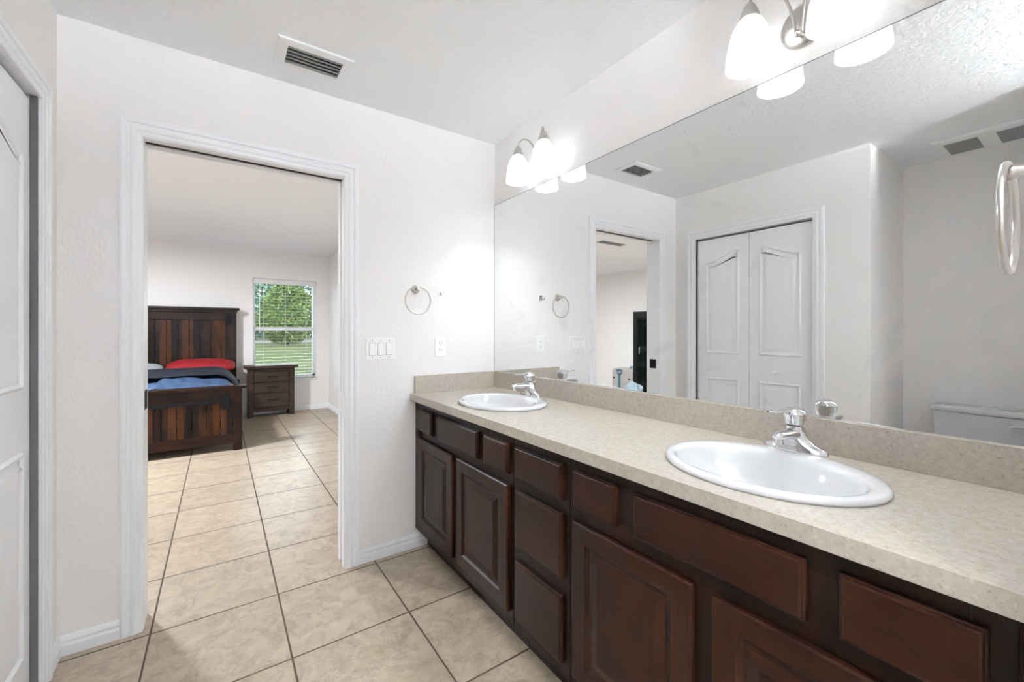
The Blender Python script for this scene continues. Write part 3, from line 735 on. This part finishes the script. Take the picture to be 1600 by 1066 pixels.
bm = bmesh.new(); tube(bm, [(-2.508, -1.965, .662), (-2.495, -1.965, .662)], .012, 14); tube(bm, [(-2.492, -1.968, .662), (-2.488, -1.93, .660), (-2.487, -1.885, .656)], [.008, .0065, .007], 10); obj('flush_lever', bm, MCHROME, r, smooth=50)
def egg(cx, z, hx, hy, n=32):
    return [Vector((cx+hx*math.cos(2*PI*i/n), TCY+hy*math.sin(2*PI*i/n)*(1-.12*math.cos(2*PI*i/n)), z)) for i in range(n)]
bm = bmesh.new(); loft(bm, [egg(-2.32, .0, .20, .11), egg(-2.32, .04, .19, .10), egg(-2.30, .16, .16, .095), egg(-2.27, .26, .20, .135), egg(-2.25, .34, .245, .175), egg(-2.25, .385, .255, .185), egg(-2.25, .39, .20, .14)]); obj('bowl', bm, MPORC, r, smooth=50)
bm = bmesh.new(); loft(bm, [egg(-2.25, .392, .25, .183), egg(-2.25, .402, .258, .188), egg(-2.25, .418, .257, .187), egg(-2.25, .426, .24, .172)]); obj('seat_lid', bm, MPORC, r, smooth=50)

# ------------------------------------------------------------------ bedroom window, blind
w1 = struct_root('window_1', ((WX0+WX1)/2, FY+.1, WZ0))
Y0, Y1 = FY+.085, FY+.135
boxes('window_frame', [(WX0, Y0, WZ0, WX0+.032, Y1, WZ1), (WX1-.042, Y0, WZ0, WX1, Y1, WZ1), (WX0, Y0, WZ1-.035, WX1, Y1, WZ1), (WX0, Y0, WZ0, WX1, Y1, WZ0+.05), (WX0+.03, Y0-.012, 1.240, WX1-.04, Y1-.01, 1.296)], MVINYL, w1, .002)
bx('window_pane', (WX0+.03, Y0+.028, WZ0+.045, WX1-.04, Y0+.032, WZ1-.03), MGLASS, w1)
bx('window_sill', (WX0-.012, FY-.022, WZ0-.022, WX1+.012, FY+.083, WZ0+.001), MVINYL, w1, .004)
bl = thing('window_blind', 'white horizontal slat blind hanging open in the bedroom window', 'blind', ((WX0+WX1)/2, FY+.045, WZ1))
bx('head_rail', (WX0+.006, FY+.008, WZ1-.075, WX1-.006, FY+.062, WZ1-.004), MSLAT, bl, .002)
bs = []; z = WZ1-.11
while z > WZ0+.06:
    bs.append((WX0+.008, FY+.012, z, WX1-.008, FY+.060, z+.0016)); z -= .0468
boxes('slats', bs, MSLAT, bl)
bx('bottom_rail', (WX0+.008, FY+.012, WZ0+.010, WX1-.008, FY+.060, WZ0+.028), MSLAT, bl, .002)
for xx in (WX0+.14, (WX0+WX1)/2, WX1-.14):
    bm = bmesh.new(); tube(bm, [(xx, FY+.011, WZ0+.028), (xx, FY+.011, WZ1-.07)], .0014, 6); tube(bm, [(xx, FY+.061, WZ0+.028), (xx, FY+.061, WZ1-.07)], .0014, 6); obj('ladder_cord', bm, MCORD, bl)
bm = bmesh.new(); tube(bm, [(WX0+.085, FY+.002, WZ1-.06), (WX0+.085, FY+.002, 1.20)], .005, 8); obj('tilt_wand', bm, MSLAT, bl)

# ------------------------------------------------------------------ bed
BX0, BX1 = -2.96, -1.28
bed = thing('bed_frame', 'rustic dark brown plank bed frame with tall headboard', 'bed', (-2.12, 3.8, 0))
HY = 4.72
bx('headboard_cap', (BX0-.04, HY-.035, 1.525, BX1+.038, HY+.085, 1.560), MBEDH, bed, .004)
bx('headboard_moulding', (BX0-.015, HY-.018, 1.487, BX1+.012, HY+.07, 1.525), MBEDH, bed, .006)
bx('headboard_rail', (BX0+.02, HY-.004, 1.385, BX1-.02, HY+.05, 1.487), MBEDH, bed, .003)
for a in (BX0, BX1-.085):
    bx('headboard_post', (a, HY, 0, a+.085, HY+.065, 1.487), MBEDH, bed, .004)
bm = bmesh.new(); x = BX0+.085
while x < BX1-.086:
    x2 = min(x+.116, BX1-.085); box(bm, x, HY+.012, .35, x2-.004, HY+.045, 1.39); x += .118
obj('headboard_planks', bm, MBED, bed, .002)
for a in (BX0+.05, BX1-.135):
    bx('headboard_bracket', (a, HY-.011, 1.335, a+.075, HY+.002, 1.46), MIRON, bed, .002)
GY = 2.87
bx('footboard_cap', (BX0-.04, GY-.035, .640, BX1+.038, GY+.085, .668), MBEDH, bed, .004)
bx('footboard_rail', (BX0+.07, GY-.004, .500, BX1-.07, GY+.05, .640), MBEDH, bed, .003)
bx('footboard_foot_rail', (BX0+.07, GY-.004, .075, BX1-.07, GY+.05, .175), MBEDH, bed, .003)
for a in (BX0, BX1-.078):
    bx('footboard_post', (a, GY-.012, 0, a+.078, GY+.065, .640), MBEDH, bed, .004)
bm = bmesh.new(); x = BX0+.078
while x < BX1-.079:
    x2 = min(x+.116, BX1-.078); box(bm, x, GY+.006, .17, x2-.004, GY+.04, .505); x += .118
obj('footboard_planks', bm, MBED, bed, .002)
bx('iron_strap', (BX0+.079, GY-.013, .498, BX1-.079, GY-.003, .527), MIRON, bed, .002)
for a in (BX0+.09, BX1-.175):
    bx('footboard_bracket', (a, GY-.019, .435, a+.060, GY-.006, .590), MIRON, bed, .003)
for a in (BX0+.01, BX1-.045):
    bx('side_rail', (a, GY+.06, .20, a+.035, HY+.005, .36), MBEDH, bed, .003)
bx('slat_base', (BX0+.05, GY+.07, .24, BX1-.05, HY, .27), MBEDH, bed)
mt = tag(bx('mattress', (BX0+.05, GY+.085, .272, BX1-.05, HY-.01, .60), MMATT, None, .04, seg=4), 'thick mattress under the navy duvet on the bed', 'mattress')
def cloth(name, x0, x1, y0, y1, zf, m, nx=50, ny=40, drop=None, thick=.02, parent=None):
    bm = bmesh.new(); G = []
    for j in range(ny+1):
        row = []
        for i in range(nx+1):
            u, v = i/nx, j/ny; x = x0+(x1-x0)*u; y = y0+(y1-y0)*v
            row.append(bm.verts.new(zf(u, v, x, y)))
        G.append(row)
    for j in range(ny):
        for i in range(nx): bm.faces.new((G[j][i], G[j][i+1], G[j+1][i+1], G[j+1][i]))
    o = obj(name, bm, m, parent, smooth=True)
    s = o.modifiers.new('t', 'SOLIDIFY'); s.thickness = thick; s.offset = 1
    ss = o.modifiers.new('s', 'SUBSURF'); ss.levels = 1; ss.render_levels = 1
    return o
def duvet_f(base, fold_amp, sc_, edge, dropz):
    def f(u, v, x, y):
        z = base + fold_amp*noise.noise(Vector((x*sc_, y*sc_*2.3, 1.7))) + .5*fold_amp*noise.noise(Vector((x*sc_*3, y*sc_*4, 5)))
        e = min(u, 1-u)/edge
        if e < 1:
            k = 1-e; z -= dropz*(k**2); x += (.055 if u > .5 else -.055)*(math.sin(k*PI/2))*.5 + .012*math.sin(y*14)*k
        return Vector((x, y, z))
    return f
du = thing('duvet', 'navy and blue duvet spread over the bed', 'duvet', (-2.12, 3.4, .6))
cloth('duvet_top', BX0+.02, BX1-.03, GY+.10, 4.12, duvet_f(.645, .075, 3.6, .10, .22), MBLUE, parent=du)
def foldf(u, v, x, y):
    z = .715 + .045*math.sin(min(1, v*1.05)*PI) + .03*noise.noise(Vector((x*2.2, y*6, 9.1)))
    e = min(u, 1-u)/.12
    if e < 1:
        k = 1-e; z -= .25*k*k; x += (.05 if u > .5 else -.05)*k
    y += .05*math.sin(x*3.1)
    return Vector((x, y, z))
cloth('turned_back_fold', BX0+.02, BX1-.03, 3.68, 4.38, foldf, MNAVY, 50, 26, parent=du, thick=.025)
def pillow(name, cx, cy, cz, hx, hy, hz, rot, m, label, tilt=.25, cat='pillow'):
    bm = bmesh.new(); n, k = 36, 14; rings = []
    for j in range(k+1):
        ph = -PI/2 + PI*j/k
        ring = []
        for i in range(n):
            a = 2*PI*i/n; ca, sa = math.cos(a), math.sin(a)
            ex = 2/4.2; q = lambda t: (abs(t)**ex)*(1 if t >= 0 else -1)
            rr_ = max(.02, math.cos(ph)**.62) if abs(math.cos(ph)) > 1e-6 else .02
            x = hx*q(ca)*rr_; y = hy*q(sa)*rr_; zz = hz*math.sin(ph)*(1-.45*(abs(q(ca))**4 + abs(q(sa))**4)*rr_**3*.6)
            zz += .010*noise.noise(Vector((x*9+cx, y*9, 3)))
            ring.append(Vector((x, y, zz)))
        rings.append(ring)
    loft(bm, rings)
    bmesh.ops.transform(bm, verts=bm.verts, matrix=Matrix.Translation((cx, cy, cz)) @ Matrix.Rotation(rot, 4, 'Z') @ Matrix.Rotation(tilt, 4, 'X'))
    o = obj(name, bm, m, None, smooth=True); return tag(o, label, cat)
pillow('red_pillow', -1.67, 4.45, .775, .37, .20, .085, .0, MRED, 'bright red pillow on the right side of the bed', .22)
pillow('grey_pillow', -2.42, 4.47, .745, .36, .20, .085, .03, MGREY, 'pale grey pillow on the left side of the bed', .22)

# ------------------------------------------------------------------ nightstand
ns = thing('nightstand', 'grey-brown three drawer wooden nightstand under the window', 'nightstand', (-.845, 4.7, 0))
NX0, NX1, NY0, NY1 = -1.145, -.552, 4.60, 4.845
bx('nightstand_top', (NX0-.045, NY0-.04, .700, NX1+.045, NY1+.008, .738), MNIGHT, ns, .004)
for a in (NX0, NX1-.068):
    bx('corner_post', (a, NY0, 0, a+.068, NY1, .700), MNIGHT, ns, .004)
bx('body', (NX0+.06, NY0+.02, .105, NX1-.06, NY1-.01, .700), MNIGHT, ns)
bx('apron', (NX0+.068, NY0+.004, .075, NX1-.068, NY0+.02, .130), MNIGHT, ns, .002)
bx('top_rail', (NX0+.068, NY0+.004, .655, NX1-.068, NY0+.02, .700), MNIGHT, ns, .002)
for z0, z1 in ((.500, .648), (.345, .492), (.138, .337)):
    d = bx('drawer', (NX0+.074, NY0+.003, z0, NX1-.074, NY0+.02, z1), MNIGHT, ns, .003)
    zc = (z0+z1)/2 + .01; xc = (NX0+NX1)/2 + .01
    bm = bmesh.new(); tube(bm, [(xc-.06, NY0+.004, zc), (xc-.058, NY0-.018, zc-.004), (xc, NY0-.022, zc-.010), (xc+.058, NY0-.018, zc-.004), (xc+.06, NY0+.004, zc)], .005, 8)
    obj('drawer_handle', bm, MIRON, d, smooth=True)
bx('iron_bracket', (NX1-.002, NY0+.03, .56, NX1+.006, NY0+.10, .70), MIRON, ns)

# ------------------------------------------------------------------ things seen in the mirror against the far-left bedroom wall
k = thing('black_display_cabinet', 'tall black framed cabinet with dark glass beside the suitcase', 'cabinet', (-5.2, 2.52, 0))
boxes('cabinet_frame', [(-5.38, 2.10, 0, -5.02, 2.14, 1.60), (-5.38, 2.83, 0, -5.02, 2.87, 1.60), (-5.38, 2.14, 1.56, -5.02, 2.83, 1.60), (-5.38, 2.14, 0, -5.02, 2.83, .05), (-5.38, 2.14, .05, -5.36, 2.83, 1.56)], MBLK, k, .003)
f = boxes('cabinet_door', [(-5.035, 2.145, .055, -5.015, 2.20, 1.555), (-5.035, 2.77, .055, -5.015, 2.825, 1.555), (-5.035, 2.20, 1.50, -5.015, 2.77, 1.555), (-5.035, 2.20, .055, -5.015, 2.77, .11)], MBLK, k, .002)
bx('door_glass', (-5.030, 2.20, .11, -5.024, 2.77, 1.50), MBLK2, f)
bm = bmesh.new(); tube(bm, [(-5.012, 2.70, .80), (-4.985, 2.70, .81), (-4.985, 2.70, .93), (-5.012, 2.70, .94)], .010, 10); obj('door_pull', bm, MCHROME, k, smooth=True)
s = thing('hard_suitcase', 'silver grey hard-shell suitcase with teal strap and handles', 'suitcase', (-5.1, 3.12, 0))
bm = bmesh.new(); loft(bm, [[Vector((xx, 3.125+(yy)*k_, .045+.235+zz*k_)) for yy, zz in [(p.x, p.y) for p in [Vector((q.x, q.y)) for q in rr(0, 0, .255, .225, .07, 0)]]] for xx, k_ in ((-5.30, .94), (-5.285, 1.0), (-5.165, 1.0), (-5.16, .985), (-5.155, 1.0), (-5.035, 1.0), (-5.015, .94))]); obj('suitcase_shell', bm, MCASE, s, smooth=40)
bm = bmesh.new(); tube(bm, [(-5.018, 3.24, .44), (-5.00, 3.235, .475), (-5.00, 3.14, .48), (-5.018, 3.13, .445), (-5.00, 3.145, .41), (-5.00, 3.225, .405)], .014, 10, True); obj('side_handle', bm, MTEAL, s, smooth=True)
bm = bmesh.new(); tube(bm, [(-5.17, 3.05, .505), (-5.17, 3.04, .540), (-5.17, 2.97, .540), (-5.17, 2.96, .505)], .012, 10); obj('carry_handle', bm, MTEAL, s, smooth=True)
bx('strap', (-5.013, 3.165, .055, -5.006, 3.215, .41), MTEAL, s)
for yy in (2.94, 3.31):
    bx('latch', (-5.014, yy, .30, -5.004, yy+.03, .33), MBLK, s, .002)
    bx('wheel', (-5.23, yy, .0, -5.08, yy+.03, .06), MBLK, s, .01)
def heap(name, cx, cy, hx, hy, hz, m, label, seed, cat='clothes'):
    bm = bmesh.new(); bmesh.ops.create_icosphere(bm, subdivisions=4, radius=1)
    for v in bm.verts:
        n_ = v.co.normalized(); k_ = 1 + .35*noise.noise(n_*2.1 + Vector((seed, 0, 0))) + .16*noise.noise(n_*6 + Vector((seed, 2, 0)))
        v.co = Vector((cx + n_.x*hx*k_, cy + n_.y*hy*k_, max(0.001, n_.z*hz*k_)))
    o = obj(name, bm, m, None, smooth=True); return tag(o, label, cat)
heap('cloth_heap', -4.72, 2.62, .16, .19, .30, MCLOTH, 'grey-blue clothes heaped in front of the black cabinet', 3)
heap('towel_heap', -4.72, 3.02, .10, .09, .17, MWHITEC, 'off-white towel bunched between suitcase and black cabinet', 8, 'towel')

# ------------------------------------------------------------------ outdoors
bm = bmesh.new()
GZ = -.30
box(bm, -90, 5.02, GZ-.1, 90, 58, GZ); obj('ground', bm, MGRASS, kind=S)
bx('road', (-90, 58, GZ-.12, 90, 78, GZ+.02), MROAD, kind=S)
bx('ground', (-120, 78, GZ-.12, 120, 160, GZ+.01), MGRASS, kind=S)
def tree(x, y, rad, h, base, m, label, seed, n=2600, leaf=.30, trunk=.16, cone=.5):
    rnd = random.Random(seed)
    r = thing('leafy_tree', label, 'tree', (x, y, GZ), 'trees beyond the bedroom lawn')
    bm = bmesh.new()
    for i in range(n):
        # dense irregular crown made of leaf clusters, with depth all round
        t = rnd.random(); z = base + (h-base)*t
        prof = math.sin(min(1, (t+.06)*1.02)*PI)**.55 * (1-cone*t*t)
        a = rnd.random()*2*PI
        lump = 1 + .22*noise.noise(Vector((math.cos(a)*1.7, math.sin(a)*1.7, t*5+seed)))
        q = rad*prof*lump*(rnd.random()**.35)
        c = Vector((x+q*math.cos(a), y+q*math.sin(a), GZ+z))
        u = Vector((rnd.uniform(-1, 1), rnd.uniform(-1, 1), rnd.uniform(-.6, .6))).normalized(); v = u.cross(Vector((rnd.uniform(-1, 1), rnd.uniform(-1, 1), 1))).normalized()
        s_ = leaf*rnd.uniform(.5, 1.2)
        bm.faces.new([bm.verts.new(p) for p in (c-u*s_, c-v*s_*.55, c+u*s_, c+v*s_*.55)])
    obj('crown', bm, m, r)
    bm = bmesh.new()
    tube(bm, [(x, y, GZ), (x+.1, y, GZ+base+.3), (x, y+.1, GZ+h*.7)], [trunk, trunk*.8, trunk*.2], 10)
    for k_ in range(5):
        a = k_*1.3; tube(bm, [(x, y, GZ+base+.2), (x+rad*.5*math.cos(a), y+rad*.5*math.sin(a), GZ+base+(h-base)*.45)], [trunk*.5, trunk*.1], 8)
    obj('trunk', bm, MBARK, r)
# direction of the window centre from the camera
def far_xy(px, depth_y):
    k_ = (px-782.56)/649.4; a = math.radians(34.06); dx, dy = math.sin(a)+k_*math.cos(a), math.cos(a)-k_*math.sin(a)
    t = (depth_y+2.2495)/dy; return -1.4736+dx*t
tree(far_xy(449, 50), 50, 3.3, 8.0, .2, MLEAF1, 'broad bright green bushy tree standing on the lawn in the middle of the window', 1, 9000, .20, .2, .35)
for i, (px, yy, rad, h, m_, lab) in enumerate([
    (397, 84, 6.5, 13.0, MLEAF2, 'blue green tree at the left edge of the window view'),
    (422, 124, 6, 13.0, MLEAF2, 'low dark tree behind the bright green one on its left'),
    (487, 102, 6, 16.5, MLEAF2, 'tall blue green tree at the right edge of the window view'),
    (461, 146, 7, 15.5, MLEAF2, 'low tree behind the bright green one on its right')]):
    tree(far_xy(px, yy), yy, rad, h, .4, m_, lab, 20+i, 3000, .55, .35, .4)
